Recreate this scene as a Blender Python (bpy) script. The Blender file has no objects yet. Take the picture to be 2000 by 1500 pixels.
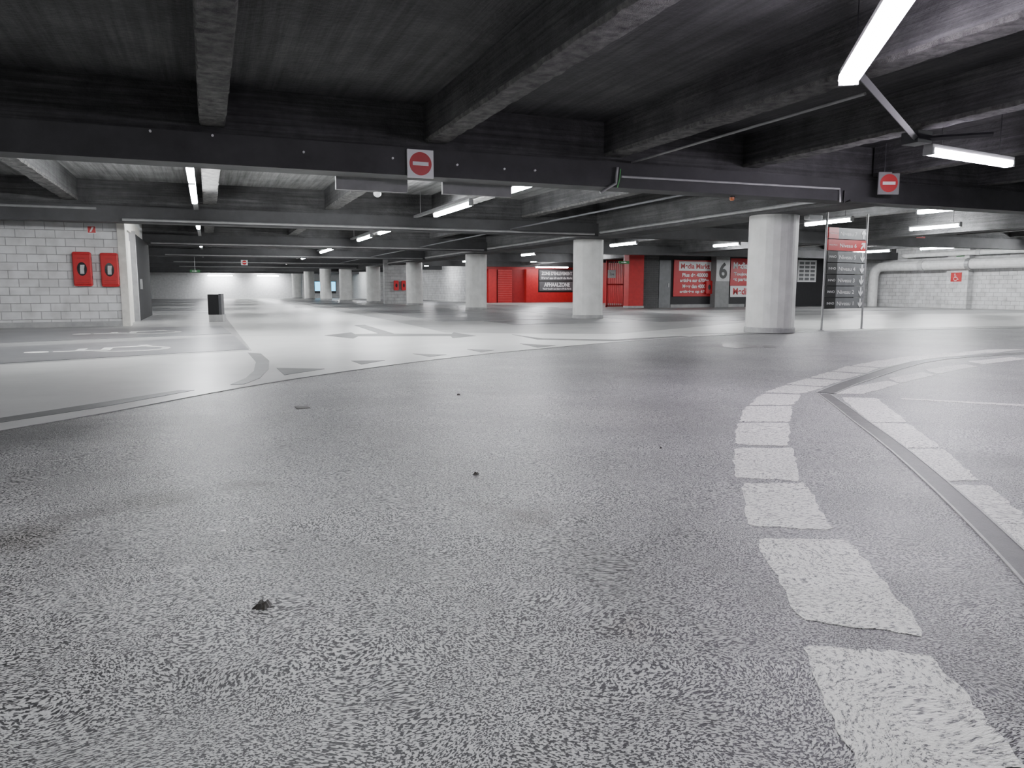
import bpy, math, random
from mathutils import Vector, Matrix
random.seed(7)
R=math.radians; C=bpy.context.scene.collection
H=0.9; F=1450.0; TH=math.atan(185/F); YAW=R(22.15)
SLAB=3.35; JB=2.85; GB=2.4
def ray(px,py):
    xr=(px-1000)/F; yr=(750-py)/F
    f=math.cos(TH)+yr*math.sin(TH); z=-math.sin(TH)+yr*math.cos(TH)
    return Vector((xr*math.cos(YAW)+f*math.sin(YAW), -xr*math.sin(YAW)+f*math.cos(YAW), z))
O=Vector((0,0,H))
def P(px,py,z=0):
    d=ray(px,py); return O+d*((z-H)/d.z)
def PV(px,py,v):
    d=ray(px,py); return O+d*(v/d.y)
def PU(px,py,u):
    d=ray(px,py); return O+d*(u/d.x)
def PL(px,py,p0,ang):      # hit the vertical plane through p0 along angle; returns (s,z)
    d=ray(px,py); c,s=math.cos(ang),math.sin(ang)
    det=d.x*(-s)-(-c)*d.y
    t=(p0[0]*(-s)+c*p0[1])/det
    k=(d.x*p0[1]-d.y*p0[0])/det
    return k, H+t*d.z
# ---------- materials
def base(name):
    m=bpy.data.materials.new(name); m.use_nodes=True
    return m,m.node_tree,m.node_tree.nodes['Principled BSDF']
def flat(name,c,rough=.5,metal=0,emit=0,var=.12,scale=6):
    m,nt,b=base(name); N=nt.nodes; L=nt.links
    b.inputs['Roughness'].default_value=rough; b.inputs['Metallic'].default_value=metal
    tc=N.new('ShaderNodeTexCoord'); n=N.new('ShaderNodeTexNoise'); n.inputs['Scale'].default_value=scale; n.inputs['Detail'].default_value=6
    L.new(tc.outputs['Object'],n.inputs['Vector'])
    r=N.new('ShaderNodeValToRGB'); L.new(n.outputs['Fac'],r.inputs['Fac'])
    r.color_ramp.elements[0].position=.3; r.color_ramp.elements[1].position=.7
    r.color_ramp.elements[0].color=(*[x*(1-var) for x in c],1); r.color_ramp.elements[1].color=(*[min(1,x*(1+var)) for x in c],1)
    L.new(r.outputs['Color'],b.inputs['Base Color'])
    if emit:
        b.inputs['Emission Color'].default_value=(*c,1); b.inputs['Emission Strength'].default_value=emit
    return m
def concrete(name,c1,c2,scale=3,rough=.7,bump=.3,board=0,dist=.01):
    m,nt,b=base(name); N=nt.nodes; L=nt.links
    tc=N.new('ShaderNodeTexCoord')
    n=N.new('ShaderNodeTexNoise'); n.inputs['Scale'].default_value=scale; n.inputs['Detail'].default_value=10; n.inputs['Roughness'].default_value=.65
    L.new(tc.outputs['Object'],n.inputs['Vector'])
    r=N.new('ShaderNodeValToRGB'); r.color_ramp.elements[0].position=.3; r.color_ramp.elements[1].position=.72
    r.color_ramp.elements[0].color=(*c1,1); r.color_ramp.elements[1].color=(*c2,1)
    L.new(n.outputs['Fac'],r.inputs['Fac']); col=r.outputs['Color']
    b.inputs['Roughness'].default_value=rough
    n2=N.new('ShaderNodeTexNoise'); n2.inputs['Scale'].default_value=scale*12; n2.inputs['Detail'].default_value=5
    L.new(tc.outputs['Object'],n2.inputs['Vector'])
    bp=N.new('ShaderNodeBump'); bp.inputs['Strength'].default_value=bump; bp.inputs['Distance'].default_value=dist
    if board:
        mp=N.new('ShaderNodeMapping'); mp.inputs['Scale'].default_value=(.25,.25,board) if board>0 else (-board,.2,.2)
        L.new(tc.outputs['Object'],mp.inputs['Vector'])
        w=N.new('ShaderNodeTexNoise'); w.inputs['Scale'].default_value=2; w.inputs['Detail'].default_value=4; w.inputs['Roughness'].default_value=.7
        L.new(mp.outputs['Vector'],w.inputs['Vector'])
        sp=N.new('ShaderNodeSeparateXYZ'); L.new(tc.outputs['Object'],sp.inputs[0])
        dv=N.new('ShaderNodeMath'); dv.operation='DIVIDE'; L.new(sp.outputs[2 if board>0 else 0],dv.inputs[0]); dv.inputs[1].default_value=.17
        fr=N.new('ShaderNodeMath'); fr.operation='FRACT'; L.new(dv.outputs[0],fr.inputs[0])
        lt=N.new('ShaderNodeMath'); lt.operation='GREATER_THAN'; L.new(fr.outputs[0],lt.inputs[0]); lt.inputs[1].default_value=.05
        hm=N.new('ShaderNodeMath'); hm.operation='MULTIPLY'; L.new(lt.outputs[0],hm.inputs[0]); hm.inputs[1].default_value=.45
        ma=N.new('ShaderNodeMath'); ma.operation='ADD'; L.new(w.outputs['Fac'],ma.inputs[0]); L.new(n2.outputs['Fac'],ma.inputs[1])
        mb=N.new('ShaderNodeMath'); mb.operation='ADD'; L.new(ma.outputs[0],mb.inputs[0]); L.new(hm.outputs[0],mb.inputs[1])
        L.new(mb.outputs[0],bp.inputs['Height'])
        wr=N.new('ShaderNodeValToRGB'); e=wr.color_ramp.elements; e[0].position=.35; e[1].position=.65; e[0].color=(.6,.6,.6,1); e[1].color=(1.3,1.3,1.3,1); L.new(w.outputs['Fac'],wr.inputs['Fac'])
        mm=N.new('ShaderNodeMix'); mm.data_type='RGBA'; mm.blend_type='MULTIPLY'; mm.inputs[0].default_value=1; L.new(col,mm.inputs[6]); L.new(wr.outputs['Color'],mm.inputs[7]); col=mm.outputs[2]
    else: L.new(n2.outputs['Fac'],bp.inputs['Height'])
    L.new(col,b.inputs['Base Color'])
    L.new(bp.outputs['Normal'],b.inputs['Normal'])
    return m
def brick(name,c,mortar,bw=.4,bh=.19):
    m,nt,b=base(name); N=nt.nodes; L=nt.links
    tc=N.new('ShaderNodeTexCoord'); s=N.new('ShaderNodeSeparateXYZ'); L.new(tc.outputs['Object'],s.inputs[0])
    a=N.new('ShaderNodeMath'); L.new(s.outputs[0],a.inputs[0]); L.new(s.outputs[1],a.inputs[1])
    cx=N.new('ShaderNodeCombineXYZ'); L.new(a.outputs[0],cx.inputs[0]); L.new(s.outputs[2],cx.inputs[1])
    br=N.new('ShaderNodeTexBrick'); L.new(cx.outputs[0],br.inputs['Vector'])
    br.inputs['Scale'].default_value=1; br.inputs['Brick Width'].default_value=bw; br.inputs['Row Height'].default_value=bh
    br.inputs['Mortar Size'].default_value=.009; br.inputs['Mortar Smooth'].default_value=.5
    br.inputs['Color1'].default_value=(*c,1); br.inputs['Color2'].default_value=(*[x*.88 for x in c],1); br.inputs['Mortar'].default_value=(*mortar,1)
    n=N.new('ShaderNodeTexNoise'); n.inputs['Scale'].default_value=3; n.inputs['Detail'].default_value=9; L.new(tc.outputs['Object'],n.inputs['Vector'])
    rr=N.new('ShaderNodeValToRGB'); e=rr.color_ramp.elements; e[0].position=.3; e[1].position=.6; e[0].color=(.66,.65,.64,1); e[1].color=(1,1,1,1); L.new(n.outputs['Fac'],rr.inputs['Fac'])
    mx=N.new('ShaderNodeMix'); mx.data_type='RGBA'; mx.blend_type='MULTIPLY'; mx.inputs[0].default_value=.8
    L.new(br.outputs['Color'],mx.inputs[6]); L.new(rr.outputs['Color'],mx.inputs[7])
    L.new(mx.outputs[2],b.inputs['Base Color']); b.inputs['Roughness'].default_value=.65
    bp=N.new('ShaderNodeBump'); bp.invert=True; bp.inputs['Strength'].default_value=.8; bp.inputs['Distance'].default_value=.02
    L.new(br.outputs['Fac'],bp.inputs['Height']); L.new(bp.outputs['Normal'],b.inputs['Normal'])
    return m
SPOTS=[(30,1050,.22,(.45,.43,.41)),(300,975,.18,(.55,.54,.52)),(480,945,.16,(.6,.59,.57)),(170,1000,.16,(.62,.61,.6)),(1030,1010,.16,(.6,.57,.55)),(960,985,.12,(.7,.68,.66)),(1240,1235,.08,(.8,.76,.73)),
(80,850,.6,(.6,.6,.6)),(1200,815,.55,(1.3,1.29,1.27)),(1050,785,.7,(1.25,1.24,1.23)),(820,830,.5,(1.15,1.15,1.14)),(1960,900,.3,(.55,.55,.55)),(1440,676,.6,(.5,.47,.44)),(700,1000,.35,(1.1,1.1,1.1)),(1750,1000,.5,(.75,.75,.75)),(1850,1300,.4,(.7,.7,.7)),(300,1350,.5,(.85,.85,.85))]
def asphalt(name,lo,hi,white=None,thr=.5,spots=True):
    m,nt,b=base(name); N=nt.nodes; L=nt.links
    tc=N.new('ShaderNodeTexCoord')
    w=N.new('ShaderNodeTexNoise'); w.inputs['Scale'].default_value=1.8; w.inputs['Detail'].default_value=2; L.new(tc.outputs['Object'],w.inputs['Vector'])
    mx=N.new('ShaderNodeMix'); mx.data_type='RGBA'; mx.blend_type='ADD'; mx.inputs[0].default_value=.4
    L.new(tc.outputs['Object'],mx.inputs[6]); L.new(w.outputs['Color'],mx.inputs[7])
    mp=N.new('ShaderNodeMapping'); mp.inputs['Scale'].default_value=(1,1.4,1); mp.inputs['Rotation'].default_value=(0,0,.4); L.new(mx.outputs[2],mp.inputs['Vector'])
    n=N.new('ShaderNodeTexNoise'); n.inputs['Scale'].default_value=128; n.inputs['Detail'].default_value=1.5; n.inputs['Roughness'].default_value=.5; n.inputs['Distortion'].default_value=.5
    L.new(mp.outputs['Vector'],n.inputs['Vector'])
    r=N.new('ShaderNodeValToRGB'); e=r.color_ramp.elements; e[0].position=.46; e[1].position=.54
    e[0].color=(*lo,1); e[1].color=(*hi,1); L.new(n.outputs['Fac'],r.inputs['Fac'])
    s=N.new('ShaderNodeTexNoise'); s.inputs['Scale'].default_value=.8; s.inputs['Detail'].default_value=5; L.new(tc.outputs['Object'],s.inputs['Vector'])
    sr=N.new('ShaderNodeValToRGB'); e=sr.color_ramp.elements; e[0].position=.36; e[1].position=.66; e[0].color=(.76,.758,.755,1); e[1].color=(1.1,1.1,1.1,1)
    L.new(s.outputs['Fac'],sr.inputs['Fac'])
    m2=N.new('ShaderNodeMix'); m2.data_type='RGBA'; m2.blend_type='MULTIPLY'; m2.inputs[0].default_value=1
    L.new(r.outputs['Color'],m2.inputs[6]); L.new(sr.outputs['Color'],m2.inputs[7])
    out=m2.outputs[2]
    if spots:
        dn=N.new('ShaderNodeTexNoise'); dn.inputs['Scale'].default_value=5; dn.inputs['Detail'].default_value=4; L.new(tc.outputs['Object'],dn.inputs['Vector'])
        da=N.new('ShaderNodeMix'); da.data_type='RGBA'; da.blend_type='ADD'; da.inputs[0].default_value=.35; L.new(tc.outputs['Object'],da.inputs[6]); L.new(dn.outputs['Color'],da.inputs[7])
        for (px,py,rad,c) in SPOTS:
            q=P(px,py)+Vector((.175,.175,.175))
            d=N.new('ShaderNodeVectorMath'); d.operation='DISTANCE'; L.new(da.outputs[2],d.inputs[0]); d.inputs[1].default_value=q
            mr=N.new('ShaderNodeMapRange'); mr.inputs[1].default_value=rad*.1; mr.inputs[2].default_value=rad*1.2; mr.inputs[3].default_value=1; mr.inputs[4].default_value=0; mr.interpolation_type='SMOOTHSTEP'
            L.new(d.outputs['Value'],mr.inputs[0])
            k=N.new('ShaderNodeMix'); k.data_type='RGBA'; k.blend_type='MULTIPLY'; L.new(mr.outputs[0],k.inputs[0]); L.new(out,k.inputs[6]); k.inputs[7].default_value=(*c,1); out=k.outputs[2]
    if white:
        n3=N.new('ShaderNodeTexNoise'); n3.inputs['Scale'].default_value=60; n3.inputs['Detail'].default_value=6; n3.inputs['Roughness'].default_value=.75; L.new(mp.outputs['Vector'],n3.inputs['Vector'])
        r3=N.new('ShaderNodeValToRGB'); e=r3.color_ramp.elements; e[0].position=thr-.04; e[1].position=thr+.02
        L.new(n3.outputs['Fac'],r3.inputs['Fac'])
        m3=N.new('ShaderNodeMix'); m3.data_type='RGBA'; L.new(r3.outputs['Color'],m3.inputs[0]); L.new(out,m3.inputs[6]); m3.inputs[7].default_value=(*white,1)
        out=m3.outputs[2]
    L.new(out,b.inputs['Base Color']); b.inputs['Roughness'].default_value=.42
    bp=N.new('ShaderNodeBump'); bp.inputs['Strength'].default_value=.7; bp.inputs['Distance'].default_value=.005
    L.new(n.outputs['Fac'],bp.inputs['Height']); L.new(bp.outputs['Normal'],b.inputs['Normal'])
    return m
M={}
M['asphalt']=asphalt('asphalt',(.018,.018,.02),(.435,.433,.43))
M['dash']=asphalt('worn_white_dash',(.05,.05,.05),(.46,.455,.44),(.76,.75,.71),.485,False)
M['slab']=concrete('smooth_grey_floor',(.22,.22,.22),(.33,.33,.32),1.2,.42,.12)
M['pale']=concrete('pale_floor_paint',(.44,.44,.43),(.6,.6,.58),.8,.38,.1)
M['bay']=concrete('dark_bay_paint',(.12,.12,.125),(.2,.2,.2),1.0,.38,.12)
M['line']=concrete('white_line_paint',(.6,.6,.58),(.75,.75,.72),2,.5,.1)
M['darkpaint']=concrete('dark_marking_paint',(.09,.09,.09),(.16,.16,.155),3,.5,.1)
M['joint']=concrete('dark_joint_metal',(.035,.035,.035),(.09,.09,.085),12,.45,.3)
M['lip']=concrete('worn_joint_lip',(.2,.2,.195),(.42,.42,.4),12,.35,.3)
M['stain']=flat('oil_stain',(.03,.026,.022),.35,var=.4)
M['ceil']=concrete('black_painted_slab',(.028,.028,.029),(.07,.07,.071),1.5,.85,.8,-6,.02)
M['ceil_lit']=concrete('board_marked_slab_lit_tone',(.15,.15,.15),(.27,.27,.265),1.5,.85,.7,-6,.015)  # paler copy of the slab, tube light put into its colour
M['beam']=concrete('dark_painted_concrete',(.034,.034,.035),(.095,.095,.095),2,.8,.8,10,.02)
M['steel']=concrete('dark_smooth_beam',(.034,.034,.035),(.06,.06,.062),2,.7,.2)
M['worn']=concrete('worn_grey_underside',(.035,.035,.035),(.24,.235,.225),9,.85,1.0,dist=.04)
M['col']=concrete('white_painted_column',(.5,.5,.48),(.66,.66,.64),2.5,.6,.25)
M['foot']=concrete('grey_column_foot',(.26,.26,.26),(.38,.38,.37),4,.7,.3)
M['wbrick']=brick('white_painted_blocks',(.66,.66,.66),(.36,.355,.35))
M['gbrick']=brick('grey_white_blocks',(.62,.62,.62),(.36,.36,.36))
M['sbrick']=brick('grey_blocks',(.34,.34,.34),(.24,.24,.24))
M['dbrick']=brick('dark_bricks',(.07,.07,.07),(.14,.14,.14),.3,.1)
M['white']=flat('white_wall_paint',(.6,.6,.59),.6)
M['farw']=flat('grey_white_far_wall',(.52,.52,.52),.6)
M['cream']=flat('cream_frame',(.6,.58,.53),.5)
M['black']=flat('black_wall_paint',(.018,.018,.02),.6)
M['matt']=flat('matt_black_door',(.01,.01,.011),.95)
M['red']=flat('red_paint',(.42,.012,.014),.5)
M['dred']=flat('dark_red_paint',(.3,.01,.012),.5)
M['salmon']=flat('light_red_shutter',(.5,.06,.06),.5)  # plain light red for the shutter and small signs
M['plateg']=flat('light_grey_plate',(.45,.45,.45),.4)
M['boxg']=flat('grey_sign_box',(.2,.2,.2),.5)
M['darkg']=flat('dark_grey_trunking',(.05,.05,.055),.5)
M['signgrey']=flat('sign_grey',(.17,.174,.178),.5)
M['noteg']=flat('notice_grey',(.1,.1,.105),.5)
M['signwhite']=flat('sign_white',(.75,.75,.75),.4,var=.03)
M['signblack']=flat('sign_black',(.01,.01,.01),.5)
M['signred']=flat('sign_red',(.45,.01,.015),.4,var=.05)
M['metal']=flat('galvanised_metal',(.36,.36,.36),.4,.6)
M['pipe']=flat('grey_pipe',(.62,.62,.61),.5)
M['housing']=flat('fixture_housing',(.3,.3,.3),.4)
M['green']=flat('exit_green',(.02,.16,.04),.5)
M['cyan']=flat('lit_blue_screen',(.1,.5,.8),.4,emit=4)
M['glass']=flat('dark_glass',(.02,.02,.02),.1)
M['orange']=flat('orange_lens',(.4,.1,.02),.3)
M['chrome']=flat('silver_canister',(.7,.7,.68),.25,.7)
M['greencable']=flat('green_cable',(.1,.4,.12),.5)
def emat(name,s,c=(.95,.97,1)):
    m,nt,b=base(name); b.inputs['Base Color'].default_value=(.9,.9,.9,1); b.inputs['Emission Color'].default_value=(*c,1); b.inputs['Emission Strength'].default_value=s
    return m
M['tube']=emat('lit_tube',200)
M['tubef']=emat('lit_tube_far',190)
M['tubev']=emat('lit_tube_violet',110,(.92,.84,1))
M['tuben']=emat('lit_tube_fill',105)  # weaker glow for the added tubes out of view
M['tubep']=emat('lit_tube_pickup',60)
# ---------- mesh builder
class MB:
    def __init__(s): s.v=[]; s.f=[]; s.mi=[]
    def add(s,vs,fs,mi=0):
        o=len(s.v); s.v+= [tuple(v) for v in vs]
        for f in fs: s.f.append(tuple(i+o for i in f)); s.mi.append(mi)
    def box(s,x0,x1,y0,y1,z0,z1,mi=0,bottom=None):
        vs=[(x,y,z) for x in (x0,x1) for y in (y0,y1) for z in (z0,z1)]
        fs=[(0,1,3,2),(4,6,7,5),(0,4,5,1),(2,3,7,6),(0,2,6,4),(1,5,7,3)]
        s.add(vs,fs,mi)
        if bottom is not None: s.mi[-2]=bottom
        return s
    def prism(s,pts,vec,mi=0):
        n=len(pts); vec=Vector(vec); a=[Vector(p) for p in pts]; b=[p+vec for p in a]
        nn=Vector((0,0,0))
        for i in range(n): nn+=a[i].cross(a[(i+1)%n])
        if nn.dot(vec)<0:
            a.reverse(); b.reverse()
        s.add(a+b,[tuple(range(n))[::-1],tuple(range(n,2*n))]+[(i,(i+1)%n,n+(i+1)%n,n+i) for i in range(n)],mi); return s
    def sweep(s,path,r,n=10,mi=0):
        path=[Vector(p) for p in path]; rings=[]
        for i,p in enumerate(path):
            t=(path[min(i+1,len(path)-1)]-path[max(i-1,0)]).normalized()
            up=Vector((0,0,1)) if abs(t.z)<.9 else Vector((1,0,0))
            if i and rings: up=lastup
            x=t.cross(up).normalized(); y=x.cross(t).normalized(); lastup=y
            rings.append([p+x*(r*math.cos(2*math.pi*k/n))+y*(r*math.sin(2*math.pi*k/n)) for k in range(n)])
        vs=[v for g in rings for v in g]; fs=[]
        for i in range(len(path)-1):
            for k in range(n): fs.append((i*n+k,i*n+(k+1)%n,(i+1)*n+(k+1)%n,(i+1)*n+k))
        fs.append(tuple(range(n))[::-1]); fs.append(tuple((len(path)-1)*n+k for k in range(n)))
        s.add(vs,fs,mi); return s
    def lathe(s,prof,n=40,c=(0,0),mod=None,mi=0):
        vs=[];fs=[]
        for (r,z) in prof:
            for k in range(n):
                rr=r*(mod[k] if mod else 1); a=2*math.pi*k/n
                vs.append((c[0]+rr*math.cos(a),c[1]+rr*math.sin(a),z))
        for i in range(len(prof)-1):
            for k in range(n): fs.append((i*n+k,i*n+(k+1)%n,(i+1)*n+(k+1)%n,(i+1)*n+k))
        fs.append(tuple(range(n))[::-1]); fs.append(tuple((len(prof)-1)*n+k for k in range(n)))
        s.add(vs,fs,mi); return s
    def disc(s,x,y,z,rx,rz,t,n=24):
        return s.prism([(x+rx*math.cos(2*math.pi*k/n),y,z+rz*math.sin(2*math.pi*k/n)) for k in range(n)],(0,t,0))
    def build(s,name,mat,parent=None,bevel=0):
        me=bpy.data.meshes.new(name); me.from_pydata(s.v,[],s.f); me.validate()
        mats=mat if isinstance(mat,(list,tuple)) else [mat]
        for m in mats: me.materials.append(M[m] if isinstance(m,str) else m)
        if len(mats)>1:
            for p,i in zip(me.polygons,s.mi): p.material_index=i
        o=bpy.data.objects.new(name,me); C.objects.link(o)
        if parent: o.parent=parent
        if bevel:
            b=o.modifiers.new('b','BEVEL'); b.width=bevel; b.segments=2; b.limit_method='ANGLE'
        return o
def thing(name,label,cat,loc=(0,0,0),rz=0,group=None):
    o=bpy.data.objects.new(name,None); C.objects.link(o); o.location=loc; o.rotation_euler=(0,0,rz)
    return tag(o,label,cat,group)
def tag(o,label,cat,group=None):
    o['label']=label; o['category']=cat
    if group: o['group']=group
    return o
def struct(o): o['kind']='structure'; return o
def text(s,x,z,w,h,y,mat,parent,name='lettering',align='C',bold=.0):
    cu=bpy.data.curves.new('t','FONT'); cu.body=s; cu.size=1; cu.offset=bold; cu.extrude=0
    t=bpy.data.objects.new('t',cu); C.objects.link(t)
    bpy.context.view_layer.update(); dg=bpy.context.evaluated_depsgraph_get()
    me=bpy.data.meshes.new_from_object(t.evaluated_get(dg)); bpy.data.objects.remove(t)
    xs=[v.co.x for v in me.vertices]; ys=[v.co.y for v in me.vertices]
    x0,x1,y0,y1=min(xs),max(xs),min(ys),max(ys)
    for v in me.vertices:
        a=(v.co.x-x0)/(x1-x0)-.5; b=(v.co.y-y0)/(y1-y0)-.5
        v.co=(x+a*w,y,z+b*h)
    me.materials.clear(); me.materials.append(M[mat])
    o=bpy.data.objects.new(name,me); C.objects.link(o); o.parent=parent; return o
# ================= FLOOR
fl=struct(MB().box(-27,34,-16,80,-.3,0).build('floor','asphalt'))
def fpoly(name,pts,mat,z,px=True,n=None):
    q=[P(*p) if px else Vector((p[0],p[1],0)) for p in pts]
    o=MB().prism([(p.x,p.y,0.0005) for p in q],(0,0,z)).build(name,mat,fl); return o
def catmull(p,n=5):
    out=[]
    for i in range(len(p)-1):
        a=p[max(i-1,0)];b=p[i];c=p[i+1];d=p[min(i+2,len(p)-1)]
        for k in range(n):
            t=k/n; out.append(0.5*((2*b)+(c-a)*t+(2*a-5*b+4*c-d)*t*t+(-a+3*b-3*c+d)*t**3))
    out.append(p[-1]); return out
bd=[(0,842),(230,803),(460,760),(640,731),(850,703),(1040,683),(1250,665),(1430,654),(1600,648),(1800,644),(2000,640)]
bp=[P(*p) for p in bd]
d0=bp[0]-bp[2]; ext0=bp[0]+d0*3
sm=catmull(bp,5)
sl=[(ext0.x,ext0.y)]+[(p.x,p.y) for p in sm]+[(33,bp[-1].y-2),(33,79.5),(-26,79.5),(-26,ext0.y)]
fpoly('smooth_floor_slab',sl,'slab',.004,False)
w2=lambda *a:(P(*a).x,P(*a).y)
near=[(ext0.x,ext0.y)]+[(p.x,p.y) for p in sm[:16]]+[w2(560,690),w2(492,686),w2(0,714),w2(-900,775)]
fpoly('pale_painted_lane',near,'pale',.0068,False)
far=[(p.x,p.y) for p in sm[15:36]]+[w2(1010,652),w2(870,650),w2(760,626),(5.7,77),(.4,77),w2(447,628),w2(492,686),w2(560,690)]
fpoly('pale_painted_lane',far,'pale',.0068,False)
fpoly('pale_painted_lane',[(1180,655),(1440,632),(1560,616),(2000,612),(2300,612),(2300,636),(2000,637),(1800,641),(1600,645),(1440,651)],'pale',.007)
for v in (27.5,24):
    fpoly('dark_floor_band',[(18,v),(31.5,v-1),(31.5,v-.2),(18,v+.8)],'bay',.009,False)
fpoly('parking_bay',[(-700,655),(0,648),(432,637),(452,652),(0,671),(-700,700)],'bay',.009)
fpoly('parking_bay',[(-700,709),(0,679),(458,657),(486,683),(0,711),(-700,752)],'bay',.009)
for k in range(18):
    v=17.6+2.6*k
    if v>64: break
    for (a,b) in ((6.1,10.4),(11.6,16)):
        if a<8 and v<18.5: a=7.2
        fpoly('parking_bay',[(a,v),(b,v),(b,v+2.2),(a,v+2.2)],'bay',.009,False)
for k in range(15):
    v=31+3*k; fpoly('parking_bay',[(-6.5,v),(.1,v),(.1,v+2),(-6.5,v+2)],'bay',.009,False)
def stroke(pts,w):
    out=[]
    for i in range(len(pts)-1):
        a=Vector(pts[i]); b=Vector(pts[i+1]); d=(b-a).normalized(); n=Vector((-d.y,d.x))*w/2; e=d*w*.25
        out.append([a-n-e,b-n+e,b+n+e,a+n-e])
    return out
fpoly('dark_painted_stripe',[(0,819),(180,791),(350,764),(380,764),(200,797),(0,828)],'darkpaint',.010)
fpoly('dark_painted_curve',[(484,690),(510,692),(526,706),(525,722),(508,740),(478,752),(450,753),(480,740),(496,726),(500,708)],'darkpaint',.010)
for t in [[(540,720),(634,722),(556,734)],[(686,706),(752,705),(706,713)],[(806,692),(872,694),(840,698)],[(912,683),(965,685),(940,689)],[(1015,672),(1085,676),(1050,680)]]:
    fpoly('give_way_triangle',t,'darkpaint',.010)
fpoly('turn_arrow',[(634,656),(686,650),(694,653.5),(740,652),(692,636),(712,635),(770,652.5),(882,653),(886,650),(930,657),(884,661),(880,657),(700,657.5),(690,662)],'darkpaint',.010)
fpoly('dark_painted_stripe',[(1000,654),(1060,662),(1200,664),(1330,657),(1345,658),(1200,667),(1050,664)],'darkpaint',.010)
def wheelchair(fn,mb,vec):
    S=stroke([(.30,1.5),(.38,.85),(.95,.85),(1.15,.3),(1.4,.38)],.14)+stroke([(.34,1.2),(.8,1.2)],.12)
    arc=[(.5+.52*math.cos(R(a)),.5+.52*math.sin(R(a))) for a in range(110,345,20)]
    S+=stroke(arc,.12)
    S.append([Vector((.28+.16*math.cos(2*math.pi*k/14),1.75+.16*math.sin(2*math.pi*k/14))) for k in range(14)])
    for s in S: mb.prism([fn(p.x-.65,p.y-.95) for p in s],vec)
for (px,py,sc) in ((195,683,.95),(250,650,1.0)):
    c=P(px,py); mb=MB()
    wheelchair(lambda x,y:(c.x-y*sc,c.y+x*sc*.9,.0099),mb,(0,0,.002)); mb.build('wheelchair_marking','line',fl)
D=[[(1585,1268),(1815,1290),(1990,1500),(1690,1500)],[(1690,1515),(2000,1515),(2100,1700),(1850,1700)],
[(1487,1060),(1655,1062),(1790,1230),(1570,1200)],[(1455,948),(1568,948),(1617,1030),(1468,1022)],[(1440,878),(1545,878),(1556,935),(1443,930)],
[(1447,828),(1536,828),(1535,869),(1440,865)],[(1462,795),(1543,795),(1538,822),(1449,822)],[(1492,770),(1560,772),(1546,790),(1468,790)],
[(1535,753),(1604,757),(1566,768),(1500,766)],[(1578,740),(1640,744),(1608,754),(1540,750)],[(1620,727),(1680,731),(1645,741),(1588,737)],
[(1655,716),(1712,719),(1690,728),(1630,725)],[(1720,704),(1780,706),(1725,717),(1668,714)],[(1785,695),(1850,696),(1795,705),(1730,703)],[(1860,689),(1925,689),(1865,696),(1800,694)],[(1935,683),(2000,682),(1940,689),(1875,688)],
[(1660,757),(1730,745),(1752,750),(1690,768),(1640,768)],[(1740,739),(1800,728),(1822,733),(1760,747)],[(1812,722),(1880,712),(1905,716),(1835,729)],[(1895,706),(1970,698),(2000,701),(1925,711)],
[(1648,778),(1712,780),(1765,822),(1700,822)],[(1706,828),(1775,830),(1828,872),(1760,872)],[(1768,880),(1842,880),(1905,935),(1832,935)],[(1850,950),(1932,952),(2010,1020),(1925,1015)],[(1935,1025),(2030,1030),(2120,1110),(2030,1110)]]
for q in D:
    w_=[P(*p) for p in q]; c=sum(w_,Vector())/len(w_); s_=1.12
    pts=[]
    for i in range(len(w_)):
        a=c+(w_[i]-c)*s_; b=c+(w_[(i+1)%len(w_)]-c)*s_
        ns=12
        for j in range(ns):
            t=.05+.9*j/(ns-1)
            p=a.lerp(b,t)+Vector((random.uniform(-1,1),random.uniform(-1,1),0))*.011; pts.append((p.x,p.y))
    fpoly('worn_white_dash',pts,'dash',.0012,False)
fpoly('worn_white_line',[(1760,778),(2000,790),(2000,794),(1760,780)],'dash',.0012)
for q in [[(1410,672),(1450,671),(1478,677),(1440,681),(1412,677)],[(1490,675),(1512,675),(1516,679),(1492,679)],[(575,794),(600,793),(606,797),(580,799)]]:
    fpoly('oil_stain',q,'stain',.002)
def rail(pxs,w,name,mat,zt,off=0):
    pts=[P(*p) for p in pxs]; mb=MB(); nn=[]
    for i in range(len(pts)):
        d=(pts[min(i+1,len(pts)-1)]-pts[max(i-1,0)]).normalized(); nn.append(Vector((-d.y,d.x,0)))
    vs=[]
    for p,n in zip(pts,nn):
        for s,z in ((-1,0),(-1,zt),(1,zt),(1,0)): q=p+n*(off+s*w/2); vs.append((q.x,q.y,.0005+z))
    fs=[(0,1,2,3)]
    for i in range(len(pts)-1):
        for k in range(4): fs.append((i*4+k,(i+1)*4+k,(i+1)*4+(k+1)%4,i*4+(k+1)%4))
    m=4*(len(pts)-1); fs.append((m+3,m+2,m+1,m)); mb.add(vs,fs)
    return mb.build(name,mat,None)
j1=[(1610,770),(1640,791),(1680,822),(1720,851),(1760,882),(1805,920),(1850,960),(1890,997),(1930,1035),(1970,1074),(2010,1115),(2100,1210)]
j2=[(1612,768),(1655,750),(1700,735),(1745,720),(1790,708),(1835,701),(1880,697),(2000,690),(2150,680)]
for js,w1,lab in ((j1,.09,'dark metal expansion joint strip cutting across the asphalt between the dashed arcs'),(j2,.14,'dark joint strip running from the bend toward the right edge between white dashes')):
    ej=tag(rail(js,w1,'expansion_joint',"joint",.003),lab,'floor joint')
    for s in (-1,1):
        o=rail(js,w1*.12,'joint_lip','lip',.005,s*w1*.55); o.parent=ej
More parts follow.
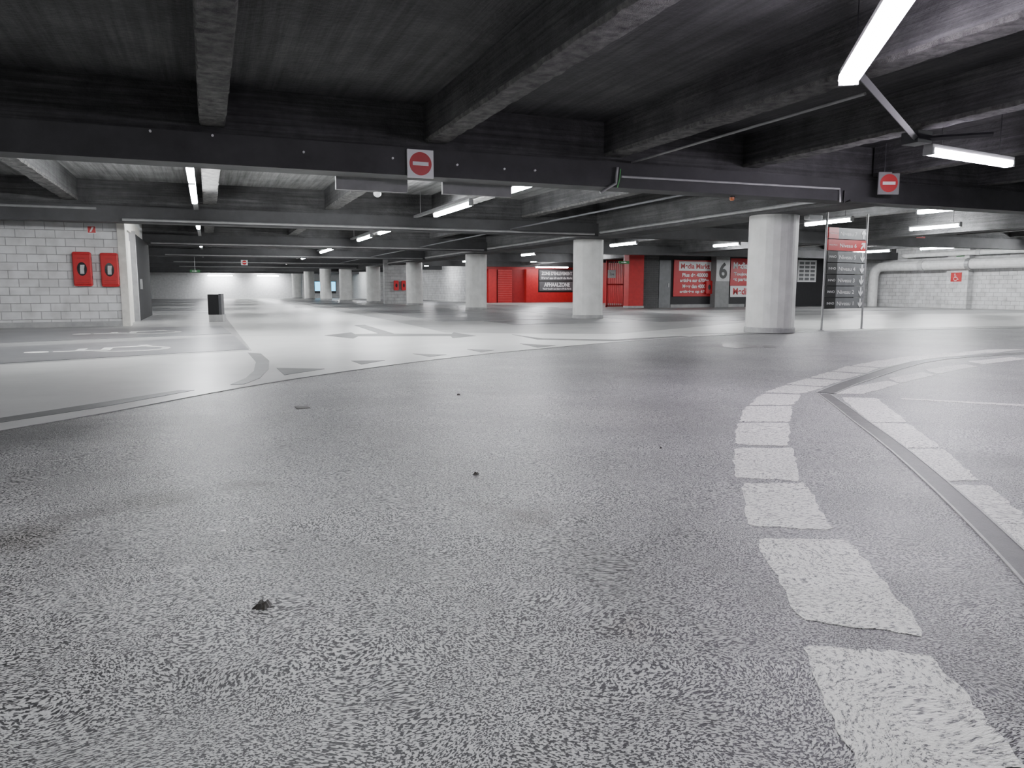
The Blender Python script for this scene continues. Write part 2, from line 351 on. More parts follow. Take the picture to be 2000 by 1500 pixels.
# ================= CEILING
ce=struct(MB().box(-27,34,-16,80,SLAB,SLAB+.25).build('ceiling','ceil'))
MB().box(-27,34,10.5,46,SLAB-.012,SLAB+.02).build('slab_painted_lit','ceil_lit',ce)  # added sheet, its grey stands in for tube light on the slab
def rough_joist(u,v0,v1,w=.3,st=.13):      # beam with a chipped lower edge
    n=int((v1-v0)/st); vs=[]; fs=[]; mi=[]
    for i in range(n+1):
        v=v0+(v1-v0)*i/n; jl=random.uniform(-.012,.012)+(random.random()<.07)*.03; jr=random.uniform(-.012,.012)-(random.random()<.07)*.03
        row=[(u,v,SLAB+.02),(u+jl*.2,v,JB+.05),(u+.012+jl,v,JB+random.uniform(0,.012)),(u+w-.012+jr,v,JB+random.uniform(0,.012)),(u+w+jr*.2,v,JB+.05),(u+w,v,SLAB+.02)]
        vs+=row
    mb=MB()
    for i in range(n):
        for k in range(5):
            fs.append((i*6+k,i*6+k+1,(i+1)*6+k+1,(i+1)*6+k)); mi.append(1 if k in (1,2,3) else 0)
        fs.append((i*6+5,i*6,(i+1)*6,(i+1)*6+5)); mi.append(0)
    fs.append(tuple(range(6))[::-1]); mi.append(0); fs.append(tuple(n*6+k for k in range(6))); mi.append(0)
    mb.v=vs; mb.f=fs; mb.mi=mi
    return mb.build('joist',['beam','worn'],ce)
for k,u in enumerate([-23.2,-20.4,-17.6,-14.8,-12.0,-9.2,-6.5,-2.85,0.0,2.8,5.55,8.1,13.6,16.4,22.4,25.2,28,30.8]):
    if u in (-2.85,0.0,2.8,5.55,8.1):
        MB().box(u,u+.3,-16,0,JB,SLAB+.02,0,1).build('joist',['beam','worn'],ce)
        rough_joist(u,0,20); MB().box(u,u+.3,20,80,JB,SLAB+.02,0,1).build('joist',['beam','worn'],ce)
    else: MB().box(u,u+.3,-16,80,JB,SLAB+.02,0,1).build('joist',['beam','worn'],ce)
MB().box(10.85,11.15,-16,9.95,JB,SLAB+.02,0,1).build('joist',['beam','worn'],ce)
GV=[9.9+9.2*k for k in range(-3,8)]
for v in GV:
    g=MB().box(-27,34,v+.12,v+.55,2.74,SLAB+.02,0).build('girder',['beam'],ce)
    MB().box(-27,34,v,v+.42,GB,2.76).build('girder_flange','steel',ce)
MB().box(10.45,11.35,10.1,80,GB-.002,SLAB+.02,0).build('main_girder',['beam'],ce)
MB().box(19.7,20.4,10.1,80,GB+.1,SLAB+.02,0).build('main_girder',['beam'],ce)
# ================= WALLS
def wall(name,x0,x1,y0,y1,mat,z1=SLAB,z0=0):
    return struct(MB().box(x0,x1,y0,y1,z0,z1).build(name,mat))
wl=wall('wall_left',-26,-1.95,20.45,20.7,'wbrick')
MB().box(-26,-1.95,20.40,20.45,0,.13).build('skirting','foot',wl)
ws=wall('wall_left_side',-2.2,-1.95,20.7,29,'white')
wall('wall_left_back',-12,-2.2,28.75,29,'white')
wall('wall_left_far',-12.25,-12,28.75,79,'gbrick')
wall('wall_outer_left',-26.25,-26,-15,20.7,'gbrick')
wf=wall('wall_far',-12,14.2,78,78.25,'farw')
wall('wall_far_side',13.95,14.2,66.25,78,'white')
wall('wall_far_right',13.95,32.9,66,66.25,'gbrick')
wr=wall('wall_right',32.9,33.15,-15,66,'gbrick')
wstub=wall('wall_stub',10.2,12.6,46,46.4,'sbrick')
wall('wall_shop',18.6,32.9,31,31.3,'black')
wall('wall_shop_side',24.2,24.45,31.3,47.3,'dred')
wk=wall('wall_pickup',16.9,24.2,47,47.3,'dred')
wall('wall_pickup_back',16.9,17.15,47.3,66,'gbrick')
jb=struct(MB().box(-1.95,-1.78,20.4,21.0,0,3.3).build('trim_1','cream'))
MB().box(-1.95,-1.88,21.0,26.0,2.45,2.75).build('lintel','cream',jb)
dr=struct(MB().box(-1.95,-1.9,21.8,23.0,0,2.2).build('door_1','cream'))
MB().box(-1.9,-1.86,21.95,22.0,.9,1.15).build('door_handle','metal',dr)
dd=struct(MB().box(-1.95,-1.82,23.6,28.9,0,2.45).build('door_2','matt'))
MB().box(-1.96,-1.8,23.4,23.6,0,2.5).build('door_frame','metal',dd)
MB().box(-1.82,-1.76,24.5,24.55,.9,1.2).build('door_handle','metal',dd)
pa=PU(1850,600,32.75); pb=PU(1892,600,32.75)
pil=struct(MB().box(32.55,32.9,pb.y,pa.y,0,SLAB).build('trim_2','gbrick'))
# ================= COLUMNS
CP=[(1505,None,'thick round white column closest to the camera beside the level sign'),(1148,None,'round white column standing in front of the pickup zone wall'),
(930,None,'round white column just left of the red pickup corner'),(810,None,'round white column right of the short wall with two small red cabinets'),
(730,50,'fifth round column of the row counted from the level sign'),(676,57,'sixth round column of the row counted from the level sign'),
(637,64,'seventh round column, just right of the small blue screen'),(605,70,'eighth round column of the row, near the far wall'),(581,75.5,'last and smallest round column of the row at the far wall')]
for i,(px,vv,lab) in enumerate(CP):
    q=PV(px,585,vv) if vv else PU(px,585,10.9)
    t=thing('concrete_column',lab,'column',(q.x,q.y,0),0,'round columns in a row')
    n=44; mod=[1+random.choice((-.014,-.005,0,.007,.014)) for _ in range(n)]
    r=.49 if i==0 else .46
    MB().lathe([(r,.012),(r*1.0,GB if q.x>10.2 else JB)],n,mod=mod).build('shaft','col',t)
    MB().lathe([(r+.02,.01),(r+.02,.10),(r+.004,.12)],n).build('foot','foot',t)
# ================= LIGHT FIXTURES
def fixture(p0,p1,label,group,top=SLAB-.014,rods=True,w=.09,tm='tube'):
    p0=Vector(p0);p1=Vector(p1); c=(p0+p1)/2; d=p1-p0; L=d.length; a=math.atan2(d.y,d.x)
    t=thing('fluorescent_light',label,'ceiling light',(c.x,c.y,c.z),a,group)
    h=L/2
    MB().box(-h,h,-w*.5,w*.5,.045,.095).build('housing','housing',t)
    pr=[(-w*.55,.045),(-w*.58,.0),(-w*.3,-.035),(w*.3,-.035),(w*.58,.0),(w*.55,.045)]
    MB().prism([(-h+.04,y,z) for y,z in pr],(2*h-.08,0,0)).build('diffuser',tm,t)
    for s in (-1,1):
        x=s*(h-.02); MB().box(x-.02,x+.02,-w*.55,w*.55,-.035,.05).build('end_cap','housing',t)
        if rods: MB().box(s*h*.7-.004,s*h*.7+.004,-.004,.004,.095,top-c.z).build('hanger','darkg',t)
    return t
ORD=['nearest','second','third','fourth','fifth','sixth','seventh','eighth','ninth','tenth','eleventh','twelfth']
def row(u,segs,desc,group,z=2.62,rods=True):
    for k,(a,b) in enumerate(segs):
        fixture((u,a,z),(u,b,z),'%s lit tube light %s'%(ORD[k],desc),group,rods=rods)
row(-.15,[(10.75,13.3),(13.4,16.4),(21.5,23.2),(31,33),(40.2,42.4),(50,52),(59,61),(68,70)],'past the first girder over the left lane edge','left row of tube lights',rods=False)
row(5.05,[(10.97,12.9),(14.6,17.2),(21.6,23.4),(24.6,26.9),(32.7,36.4),(41.5,44),(50.5,53),(60,63),(69,71)],'of the long row right of the pale lane','centre row of tube lights',rods=False)
row(15,[(10.75,12.46),(14.3,15.9),(24.4,26.4),(33.8,35.5),(43,45),(52,54)],'in the row just right of the columns','tube lights right of the columns')
row(19.0,[(14.4,16),(23.5,25.1),(35,36.6),(41.5,43.5)],'in the row leading to the red shopfront','far right row of tube lights')
row(28.6,[(12,14.5),(16,18.5),(21,23.5),(25,27.5)],'added to brighten the right block wall','added tube lights by the right wall')  # extra row added to brighten the right wall
row(11.6,[(60,62),(71,73)],'behind the farthest columns','tube lights by far columns')
for (a,b) in ((405,455),(502,545)):
    pa_=PV(a,545,77.2); pb_=PV(b,545,77.2)
    fixture((pa_.x,77.2,2.2),(pb_.x,77.2,2.2),'wide tube light washing the far wall, %s one'%('left' if a==405 else 'right'),'far wall tube lights',tm='tubef',w=.2)
t1a=P(1656,160,2.62); t1b=P(1790,-45,2.62)
fixture(t1a,t1b,'large slanting tube light at the upper right, closest to the camera','curved lane tube lights',w=.14,tm='tubev')
t2a=P(1812,297,2.62); t2b=P(1972,322,2.62)
fixture(t2a,t2b,'tube light at the right edge in front of the first girder','curved lane tube lights',w=.12,tm='tubev')
for i,(x0,y0,x1,y1) in enumerate([(-.15,1.2,-.15,3.4),(-7.5,2,-7.5,4),(-8,12,-8,14),(-14,6,-14,8),(1.5,-1.5,1.5,-3.5),(6.6,-.5,6.6,-2.5),(12.2,4,12.2,6),(-5,-5,-5,-7)]):  # unseen tubes added to light the foreground
    fixture((x0,y0,2.62),(x1,y1,2.62),'%s added overhead tube light outside the view, brightening the near bays'%ORD[i],'added near overhead tube lights',tm='tube' if i in (2,3) else 'tuben')
tk=MB(); a=t1a+Vector((0,0,.16)); b=t2a+Vector((0,0,.16)); mid=P(1790,272,2.74)
tk.sweep([a,mid],.04,4); tk.sweep([mid,b],.04,4); tk.box(mid.x-.12,mid.x+.12,mid.y-.12,mid.y+.12,2.68,2.82)
tk.sweep([mid,P(1940,262,2.74)],.03,4)
tag(tk.build('cable_trunking','darkg'),'perforated grey trunking linking the large slanting light with the tube at the right','cable trunking')
def trunk(u,v0,v1,label,z=2.72):
    t=MB().box(u-.05,u+.05,v0,v1,z,z+.06)
    for v in (v0+.5,(v0+v1)/2,v1-.5): t.box(u-.008,u+.008,v-.008,v+.008,z+.05,SLAB-.014)
    tag(t.build('cable_trunking','metal'),label,'cable trunking','trunking above light rows')
nm=['first','second','third','fourth','fifth']
for k in range(5):
    a=9.9+9.2*k+.6; b=a+8.5
    trunk(-.15,a,b,'grey trunking above the left light row in the %s bay past the first girder'%nm[k])
    trunk(5.05,a,b,'grey trunking above the centre light row in the %s bay past the first girder'%nm[k])
def pipe(pts,r,mat,label,cat='conduit',name='metal_conduit'):
    return tag(MB().sweep(pts,r,8).build(name,mat),label,cat)
pipe([P(1690,183,2.8),P(1205,326,2.8)],.016,'boxg','pale metal conduit running along the joist from the slanting light to the first girder')
pipe([PV(1206,327,9.87),PV(1204,345,9.87),PV(1203,358,9.87),PV(1172,376,9.87)],.02,'metal','short bent conduit dropping down the first girder')
pipe([PV(1212,330,9.88),PV(1210,350,9.88),PV(1206,366,9.88)],.009,'greencable','thin green cable beside the bent conduit','cable','electric_cable')
pipe([PV(1214,345,9.87),PV(1640,369,9.87),PV(1641,395,9.87)],.017,'plateg','long pale conduit along the first girder face between bent conduit and column')
pipe([PV(1650,372,9.87),PV(1648,396,9.87),PV(1660,392,9.87)],.018,'signblack','black cable looping below the end of the long conduit','cable','electric_cable')
for k,v in enumerate(GV[4:9]):
    pipe([(-1.7,v-.035,2.46),(10.3,v-.035,2.46)],.03,'metal','grey pipe along the face of the %s girder past the first'%ORD[k],'pipe','service_pipe')
pipe([(-26,19.062,2.68),(-2.2,19.062,2.68)],.03,'boxg','pale pipe along the girder above the left block wall','pipe','service_pipe')
for k in range(4):
    a=10.6+9.2*k
    pipe([(10.40,a,2.5),(10.40,a+8.3,2.5)],.035,'metal','thin pipe along the column girder in the %s bay past the first girder'%nm[k],'pipe','service_pipe')
    pipe([(7.6,a+.1,2.5),(7.6,a+8.2,2.5)],.02,'darkg','slim hanging conduit between centre lights and columns in the %s bay'%nm[k])
for i,(px,py) in enumerate([(293,252),(415,263),(593,297),(893,322),(985,330),(1045,333),(767,309)]):
    q=PV(px,py,9.885); z=min(q.z,2.73)
    tag(MB().disc(q.x,9.87,z,.014,.014,.03,12).build('anchor_bolt','signwhite'),('%s small white anchor cap from the left along the first girder'%ORD[i]).replace('nearest','first') if i<6 else 'small white anchor cap just left of the central no-entry sign','bolt','anchor caps on the first girder')
# ================= SIGNS
def panel_px(name,label,cat,x0,y0,x1,y1,v,mat='signwhite',t=.03,group=None,pname='plate',face=False):
    a=PV(x0,y1,v); b=PV(x1,y1,v); top=PV((x0+x1)/2,y0,v).z; bot=PV((x0+x1)/2,y1,v).z
    bot=max(bot,.01)
    w=(b.x-a.x)/2; h=top-bot; rz=0
    if face:
        c=(a+b)/2; dep=c.x*math.sin(YAW)+c.y*math.cos(YAW); w=(x1-x0)/2/F*dep; rz=-YAW
    o=thing(name,label,cat,((a.x+b.x)/2,v,bot),rz,group)
    MB().box(-w,w,-t,0,0,h).build(pname,mat,o,bevel=.004)
    return o,w,h
def noentry(x0,y0,x1,y1,v,label,bg='signwhite',face=False):
    o,w,h=panel_px('no_entry_sign',label,'sign',x0,y0,x1,y1,v,bg,face=face)
    MB().disc(0,-.034,h/2,min(w,h/2)*.84,min(w,h/2)*.84,.006,36).build('red_disc','signred',o)
    MB().box(-w*.6,w*.6,-.038,-.034,h/2-h*.065,h/2+h*.065).build('white_bar','signwhite',o)
    return o
noentry(795,293,846,348,9.88,'white square no-entry sign mounted centrally on the first girder')
n2=noentry(1713,336,1753,380,9.6,'grey square no-entry sign hung at right near the level sign','boxg',True)
for s in (-.08,.08): MB().box(s-.004,s+.004,-.02,-.012,.3,SLAB-.004-n2.location.z).build('hanger','darkg',n2)
noentry(471,508,484,518,36.9,'tiny no-entry sign hanging far down the pale lane')
for (x0,y0,x1,y1,l) in ((655,348,794,374,'blank long white sign box under the girder left of the no-entry sign'),(862,360,996,383,'blank long grey sign box under the girder right of the no-entry sign')):
    o,w,h=panel_px('sign_box',l,'sign',x0,y0,x1,y1,10.5,'boxg',.07)
    MB().box(-w*.6,-w*.6+.02,-.05,-.03,h,h+.4).build('hanger','metal',o); MB().box(w*.6,w*.6+.02,-.05,-.03,h,h+.4).build('hanger','metal',o)
L0=P(1604,646); ang=R(6)
k1,_=PL(1682,644,L0,ang)
_,zt=PL(1617,443,L0,ang); _,zb=PL(1609,604,L0,ang)
ls=thing('level_sign','tall level direction sign with seven stacked panels on two steel posts','sign',L0,ang)
Wd=k1
for x in (0,Wd): MB().sweep([(x,0,.0),(x,0,2.56)],.022,10).build('post','metal',ls)
for x in (0,Wd): MB().lathe([(.06,.0),(.06,.015)],16,(x,0)).build('base_plate','metal',ls)
n=7; ph=(zt-zb)/n
def arrow2d(kind,cx,cz,s):
    pts=[(-.11,-.5),(.11,-.5),(.11,.1),(.36,-.14),(.36,.14),(0,.5),(-.36,.14),(-.36,-.14),(-.11,.1)]
    a={'up':0,'down':math.pi,'ne':-math.pi/4}[kind]
    return [(cx+s*(x*math.cos(a)-y*math.sin(a)),-.032,cz+s*(x*math.sin(a)+y*math.cos(a))) for x,y in pts]
for i in range(7):
    lvl=7-i; z1=zt-ph*i-.009; z0=zt-ph*(i+1)+.009; zc=(z0+z1)/2
    x0=.05; x1=Wd-.05; xs=x0+(x1-x0)*.26
    p=MB().box(xs,x1,-.025,.01,z0,z1).build('level_panel','signred' if lvl==6 else 'signgrey',ls)
    p['label']='panel reading level %d'%lvl
    MB().box(x0,xs,-.027,.01,z0,z1).build('store_block','signred' if lvl>=6 else 'signblack',p)
    if lvl>=6: text('Media Markt',(x0+xs)/2,zc,(xs-x0)*.8,.025,-.03,'signwhite',p)
    else: text('INNO',(x0+xs)/2,zc,(xs-x0)*.72,.05,-.03,'signwhite',p)
    text('Niveau %d'%lvl,xs+(x1-xs)*.36,zc-.005,(x1-xs)*.6,.085,-.028,'signwhite',p,bold=.006)
    MB().prism(arrow2d('up' if lvl==7 else 'ne' if lvl==6 else 'down',x1-.09,zc,ph*.78),(0,.004,0)).build('arrow','signwhite',p)
def excab(px0,px1,py0,py1,v,label,full=True,group='red wall cabinets'):
    a=PV(px0,py1,v); b=PV(px1,py1,v); top=PV(px0,py0,v).z; w=(b.x-a.x)/2; h=top-a.z; d=.13
    o=thing('extinguisher_cabinet',label,'fire cabinet',((a.x+b.x)/2,v,a.z),0,group)
    body=MB().prism([(-w,0,.03),(-w+.03,0,0),(w-.03,0,0),(w,0,.03),(w,0,h-.03),(w-.03,0,h),(-w+.03,0,h),(-w,0,h-.03)],(0,-d,0))
    body.build('body','signred',o,bevel=.015)
    if full:
        MB().box(-w*.93,w*.93,-d-.03,-d,.04,h*.94).build('door','red',o,bevel=.02)
        MB().disc(0,-d-.036,h*.5,w*.52,h*.2,.006,28).build('window','glass',o)
        MB().prism([(-w*.2,-d-.04,h*.36),(w*.22,-d-.04,h*.36),(w*.22,-d-.04,h*.5),(.06,-d-.04,h*.62),(-.03,-d-.04,h*.62),(-w*.2,-d-.04,h*.52)],(0,.004,0)).build('canister','chrome',o)
        MB().box(-w*.4,w*.4,-d-.045,-d-.03,h*.8,h*.83).build('latch','dred',o)
        for z in (h*.1,h*.17): MB().box(-w*.7,w*.7,-d-.038,-d-.03,z,z+.015).build('rib','dred',o)
        for z in (h*.2,h*.75): MB().box(w*.93,w*1.03,-d+.02,-d+.05,z,z+.08).build('hinge','signblack',o)
    else: MB().disc(0,-d-.004,h*.5,w*.45,h*.2,.004,16).build('window','glass',o)
excab(146,183,492,559,20.45,'left red plastic extinguisher cabinet with oval window on the left block wall')
excab(200,235,494,560,20.45,'right red plastic extinguisher cabinet with oval window on the left block wall')
excab(769,778,548,567,46,'left small red cabinet on the distant short wall',False)
excab(784,792,548,567,46,'right small red cabinet on the distant short wall',False)
o,w,h=panel_px('fire_sign','small red and white fire pictogram high on the left block wall','sign',171,441,188,456,20.45,'signwhite',.01)
MB().box(-w*.9,w*.9,-.013,-.01,h*.08,h*.92).build('red_field','salmon',o)
MB().prism([(-w*.5,-.016,h*.2),(-w*.1,-.016,h*.2),(w*.5,-.016,h*.8),(w*.1,-.016,h*.85)],(0,.003,0)).build('pictogram','signwhite',o)
q=P(424,629)
o=thing('bollard_box','black upright box standing at the lane edge near the left wall opening','bollard',(q.x,q.y+.2,0),R(-12))
MB().box(-.19,.10,-.15,.2,.2,.76).build('body','matt',o,bevel=.01)
MB().box(.10,.17,-.16,.21,.2,.78).build('side_panel','darkg',o,bevel=.005)
MB().box(-.17,.2,-.19,.24,0.0,.2).build('plinth','foot',o,bevel=.01)
def exitsign(px0,px1,py0,py1,v,label,hang=True):
    o,w,h=panel_px('exit_sign',label,'sign',px0,py0,px1,py1,v,'green',.06)
    if hang: MB().box(-.01,.01,-.04,-.02,h,SLAB-.014-o.location.z).build('hanger','metal',o)
    MB().prism([(-w*.6,-.063,h*.4),(0,-.063,h*.4),(0,-.063,h*.2),(w*.5,-.063,h*.5),(0,-.063,h*.8),(0,-.063,h*.6),(-w*.6,-.063,h*.6)],(0,.003,0)).build('arrow','signwhite',o)
exitsign(371,391,527,532,45,'small green exit sign over the far end of the pale lane')
exitsign(1208,1228,510,515,30,'green exit sign above the red gate opening')
q=PU(1875,501,32.5)
o=thing('exit_sign','green running-man exit sign on the right block wall pilaster','sign',(32.54,q.y,q.z),R(-90))
MB().box(-.2,.2,-.03,0,0,.14).build('plate','green',o); MB().box(-.02,.16,-.034,-.03,.05,.09).build('pictogram','signwhite',o)
q=PU(1866,550,32.5)
o=thing('accessible_parking_sign','red sign with white wheelchair symbol on the right wall pilaster','sign',(32.54,q.y,q.z),R(-90))
MB().box(-.27,.27,-.02,0,0,.42).build('plate','red',o)
mb=MB(); wheelchair(lambda x,y:(x*.17,-.026,.21+y*.17),mb,(0,.004,0)); mb.build('wheelchair_symbol','signwhite',o)
o,w,h=panel_px('accessible_parking_sign','pink-red hanging sign near the tube lights at the right','sign',1789,441,1806,465,18.9,'salmon',.02)
MB().box(-w*.5,w*.5,-.024,-.02,h*.1,h*.4).build('white_field','signwhite',o)
MB().box(-.01,.01,-.015,-.005,h,SLAB-.014-o.location.z).build('hanger','metal',o)
# ================= RED SHOPFRONT
vS=30.97
def poster(x0,y0,x1,y1,lines,label,v=vS,mat='signred',name='shop_poster'):
    o,w,h=panel_px(name,label,'poster' if 'poster' in name else 'sign',x0,y0,x1,y1,v,mat,.04)
    s=2*w/(x1-x0)
    for (t,cx,cy,tw,th,tm,bg) in lines:
        X=-w+(cx-x0)*s; Z=h-(cy-y0)*h/(y1-y0); W_=tw*s; H_=th*h/(y1-y0)
        if bg: MB().box(X-W_*.56,X+W_*.56,-.046,-.04,Z-H_*.9,Z+H_*.9).build('title_plate',bg,o)
        text(t,X,Z,W_,H_,-.05,tm,o,bold=.03)
    return o
poster(1314,508,1389,579,[('Media Markt',1355,520,56,10,'signred','signwhite'),('Plus de 40000',1355,537,50,7.5,'signwhite',None),('articles sur 6700m',1354,547.5,56,7.5,'signwhite',None),('Meer dan 40000',1355,559,48,7.5,'signwhite',None),('artikelen op 6700',1354,570,56,7.5,'signwhite',None)],'red shop poster with white title and four text lines, left of the number 6 pillar')
poster(1425,505,1490,558,[('Media Markt',1459,519,58,13,'signwhite',None),('Toujours',1448,536,34,8,'signwhite',None),('et partout.',1449,547,38,8,'signwhite',None)],'red shop poster between the number 6 pillar and the nearest column')
poster(1425,558.5,1490,580,[('Media',1446,569,32,13,'signred',None)],'white lower poster panel with red lettering beside the nearest column',mat='signwhite')
g=thing('number_pillar','grey square pillar carrying the number 6 plate between the posters','pillar',PV(1403,600,30.8).xy.to_3d())
MB().box(-.42,.42,-.25,.14,.005,2.95).build('pillar','boxg',g)
MB().box(-.4,.4,-.28,-.25,1.3,2.35).build('number_plate','plateg',g); text('6',0,1.82,.48,.8,-.285,'signblack',g,bold=.03)
q0=PV(1225,598,30.6); q1=PV(1254,598,30.6)
g=thing('red_pillar','bright red square pillar right of the red gate','pillar',((q0.x+q1.x)/2,30.7,0)); w=(q1.x-q0.x)/2
MB().box(-w,w,-.2,.25,.012,3.34).build('shaft','red',g); MB().box(-w-.02,w+.02,-.22,.25,.012,.12).build('foot','foot',g)
q0=PV(1255,598,30.9); q1=PV(1284,598,30.9)
MB().box(q0.x,q1.x,30.85,30.99,.0,3.3).build('trim_3','dbrick')['kind']='structure'
q0=PV(1286,598,30.9); q1=PV(1308,598,30.9)
dd=struct(MB().box(q0.x,q1.x,30.88,31,0,2.3).build('door_3','signgrey')); MB().box(q1.x-.15,q1.x-.1,30.84,30.88,1,1.2).build('door_handle','metal',dd)
tr=MB().box(PV(1308,600,30.97).x,PV(1452,600,30.97).x,30.9,30.99,0,.16).build('trim_4','foot'); struct(tr)
o,w,h=panel_px('notice_board','white notice board with printed plan on the black wall right of the nearest column','sign',1556,508,1592,551,vS,'signwhite',.05)
for r_ in range(5):
    for c_ in range(3):
        MB().box(-w*.85+c_*w*.6,-w*.85+c_*w*.6+w*.48,-.053,-.05,h*(.08+r_*.18),h*(.08+r_*.18)+h*.12).build('printed_block','signgrey',o)
excab(1376,1388,548,574,30.92,'small dark red cabinet on the shop wall beside the number 6 pillar',False)
q0=PV(1183,594,33); q1=PV(1218,594,33); w=(q1.x-q0.x)
g=thing('security_gate','red framed mesh gate between the second column and the red pillar','gate',(q0.x,33,.01)); hh=2.35
fr=MB(); fr.box(0,.07,-.03,.03,0,hh); fr.box(w-.07,w,-.03,.03,0,hh); fr.box(0,w,-.03,.03,hh-.07,hh); fr.box(0,w,-.03,.03,0.02,.09); fr.box(0,w,-.03,.03,1.1,1.16); fr.build('gate_frame','red',g)
br=MB()
for k in range(1,9): br.box(w*k/9-.012,w*k/9+.012,-.012,.012,.05,hh-.03)
br.build('gate_bars','red',g)
MB().box(.08,w*.5,-.05,-.035,1.45,1.85).build('notice','signwhite',g); text('Zone',w*.29,1.65,.25,.12,-.056,'signblack',g)
vK=46.98
def blk(name,x0,x1,y0,y1,mat,label,cat,t=.1,v=vK):
    return panel_px(name,label,cat,x0,y0,x1,y1,v,mat,t)
blk('red_panel',951,967,526,591,'red','bright red wall panel at the left end of the pickup corner','wall panel',.3)
o,w,h=blk('roller_shutter',971,999,527,591,'salmon','light red louvred roller shutter in the pickup corner','shutter')
for k in range(14): MB().box(-w*.95,w*.95,-.125,-.1,h*(k+.3)/14.5,h*(k+.85)/14.5).build('slat','red',o)
blk('red_panel',1024,1047,526,591,'red','bright red wall panel left of the black pickup notice','wall panel',.35)
blk('dark_panel',1048,1125,526,570.6,'signblack','black backing panel behind the pickup notices','wall panel',.12)
blk('red_panel',1048,1122,571,591,'red','low bright red wall panel below the pickup notices','wall panel',.12)
poster(1053,528,1121,548,[("ZONE D'ENLEVEMENT",1087,534,60,7,'signwhite',None),('Réservé aux clients Media Markt',1087,543,60,4.5,'signwhite',None)],'dark grey pickup zone notice, upper of the two notices',v=vK-.13,mat='noteg',name='pickup_notice')
poster(1053,550,1119,568,[('AFHAALZONE',1087,556,50,8,'signwhite',None),('Voorbehouden aan klanten Media Markt',1087,564,56,3.5,'signwhite',None)],'dark grey pickup zone notice, lower of the two notices',v=vK-.13,mat='noteg',name='pickup_notice')
fixture((PV(1045,521,45.5).x,45.5,2.35),(PV(1110,521,45.5).x,45.5,2.35),'tube light above the pickup notices','pickup corner light',rods=True,tm='tubep')
for (a,b,l) in ((614,629,'left lit blue advertising screen at the far wall'),(645,656,'right lit blue advertising screen at the far wall')):
    o,w,h=panel_px('advert_screen',l,'screen',a,549,b,573,77.9,'signblack',.15)
    MB().box(-w*.85,w*.85,-.16,-.15,h*.2,h*.95).build('display','cyan',o)
def bend(c0,c1,c2,r=.35,n=6):
    a=Vector(c0);b=Vector(c1);c=Vector(c2); p=b+(a-b).normalized()*r; q=b+(c-b).normalized()*r
    return [p*(1-t)**2+b*2*t*(1-t)+q*t*t for t in [i/n for i in range(n+1)]]
ua=32.3; z0=2.05; y1=PU(1706,540,ua).y
o=thing('drain_pipe','thick grey drain pipe running along the right wall and bending down to the floor','pipe',(ua,y1,0))
pth=[(0,-30,z0+.05)]+bend((0,-4,z0),(0,0,z0),(0,0,1),.6)+[(0,0,.01)]
MB().sweep(pth,.24,16).build('pipe','pipe',o)
for yy in (-3,-8.6,-14): MB().sweep([(0,yy,z0+.0),(0,yy+.25,z0+.0)],.27,16).build('coupling','plateg',o)
MB().sweep([(0,-5.4,z0),(0,-5.2,z0)],.28,16).build('coupling','metal',o)
for yy in (-4,-10): MB().box(-.02,.6,yy,yy+.04,z0-.02,z0+.02).build('bracket','metal',o)
o=thing('branch_pipe','shorter grey pipe above the thick drain pipe at the right wall','pipe',(32.3,20.2,0))
MB().sweep(bend((.55,0,2.56),(0,0,2.56),(0,3,2.56),.4)+bend((0,4,2.56),(0,7.4,2.56),(.55,7.4,2.56),.4),.12,14).build('pipe','pipe',o)
MB().sweep([(0,3.2,2.56),(0,3.4,2.56)],.15,14).build('coupling','plateg',o)
q=P(737,379,2.8)
o=thing('smoke_detector','white round smoke detector beside the centre light row','detector',(q.x,q.y,2.8)); MB().lathe([(.03,-.06),(.07,-.03),(.08,0),(.08,.03)],20).build('sensor','signwhite',o); MB().box(-.01,.01,-.01,.01,.03,.536).build('mount','metal',o)
q=PV(1453,397,9.8)
o=thing('warning_beacon','small orange beacon fixed under the first girder','beacon',(q.x,10.1,2.4)); MB().lathe([(.025,-.07),(.04,-.05),(.04,-.02)],16).build('lens','orange',o); MB().lathe([(.045,-.02),(.045,.0)],16).build('base','signblack',o)
o=thing('security_camera','small white camera box at the top of the nearest column','camera',(11.45,12.0,2.3)); MB().box(-.1,.25,-.08,.08,0,.1).build('body','signwhite',o,bevel=.02)
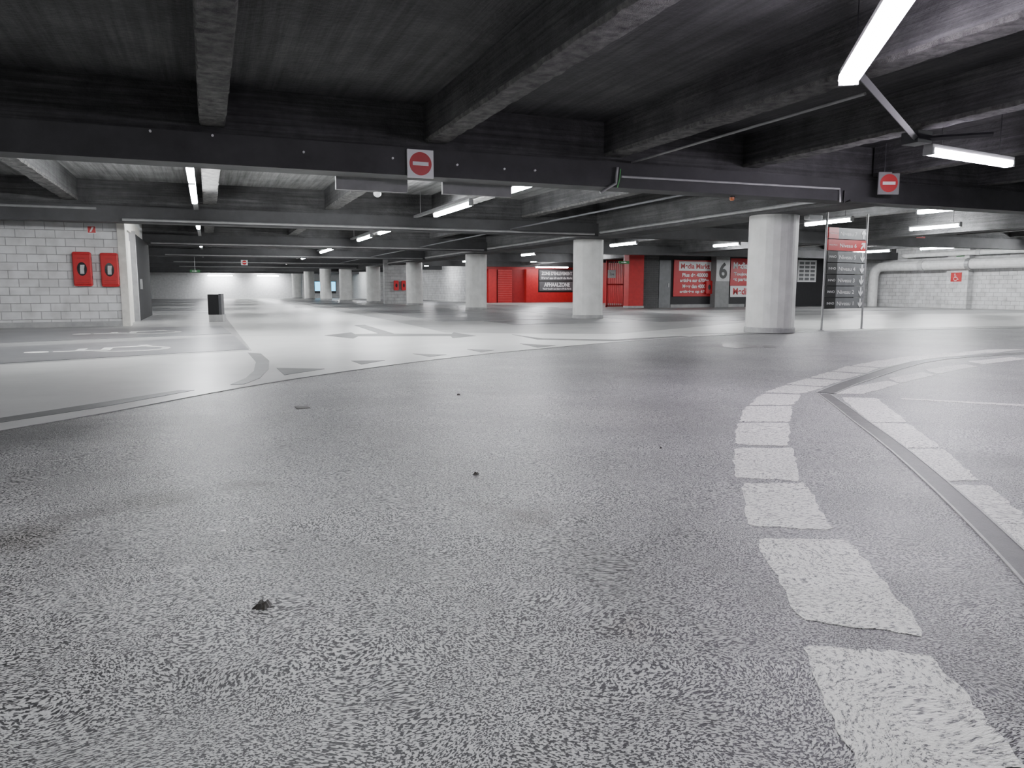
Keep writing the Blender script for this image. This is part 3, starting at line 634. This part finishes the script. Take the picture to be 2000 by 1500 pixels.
MB().box(-.02,.02,-.02,.02,.1,.102).build('mount','metal',o)
def scrap(px,py,s,mat,name,label,cat,hh=.008,n=9):
    c=P(px,py); pts=[]
    for k in range(n):
        a=2*math.pi*k/n; r=s*random.uniform(.55,1.15); pts.append((r*math.cos(a),r*math.sin(a)*.7,0))
    vs=pts+[(x*.6,y*.6,hh*random.uniform(.5,1.5)) for x,y,z in pts]+[(0,0,hh*.8)]
    fs=[(k,(k+1)%n,n+(k+1)%n,n+k) for k in range(n)]+[(n+k,n+(k+1)%n,2*n) for k in range(n)]
    mb=MB(); mb.add(vs,fs); o=mb.build(name,mat); o.location=(c.x,c.y,.001); tag(o,label,cat)
scrap(511,1187,.03,'stain','dead_leaf','crumpled dark leaf lying on the asphalt at lower left','debris',.014,14)
scrap(437,1037,.014,'signwhite','paper_scrap','small white paper scrap on the asphalt left of centre','debris',.003,5)
scrap(505,985,.01,'signwhite','paper_scrap','tiny white scrap beyond the larger paper scrap','debris',.003,5)
scrap(930,927,.018,'stain','dead_leaf','small dark leaf bit in the middle of the asphalt','debris',.01)
scrap(895,772,.022,'stain','pebble','small dark pebble on the asphalt beyond the leaf bit','debris',.012)
scrap(985,1160,.006,'signwhite','paper_scrap','tiny pale fleck in the centre foreground','debris',.002,5)
scrap(713,1236,.006,'signwhite','paper_scrap','tiny pale fleck right of the crumpled leaf','debris',.002,5)
scrap(930,741,.03,'signwhite','paper_scrap','flat pale scrap near the edge of the pale lane','debris',.004,6)
scrap(1290,876,.008,'stain','pebble','tiny dark pebble left of the dashed arc','debris',.008,6)
cam=bpy.data.cameras.new('camera'); co=bpy.data.objects.new('camera',cam); C.objects.link(co)
cam.sensor_width=36; cam.lens=F/2000*36; co.location=O; co.rotation_euler=(R(90)-TH,0,-YAW); cam.clip_end=300
bpy.context.scene.camera=co
w=bpy.data.worlds.new('world'); bpy.context.scene.world=w; w.use_nodes=True
w.node_tree.nodes['Background'].inputs[0].default_value=(.85,.9,1,1); w.node_tree.nodes['Background'].inputs[1].default_value=.4
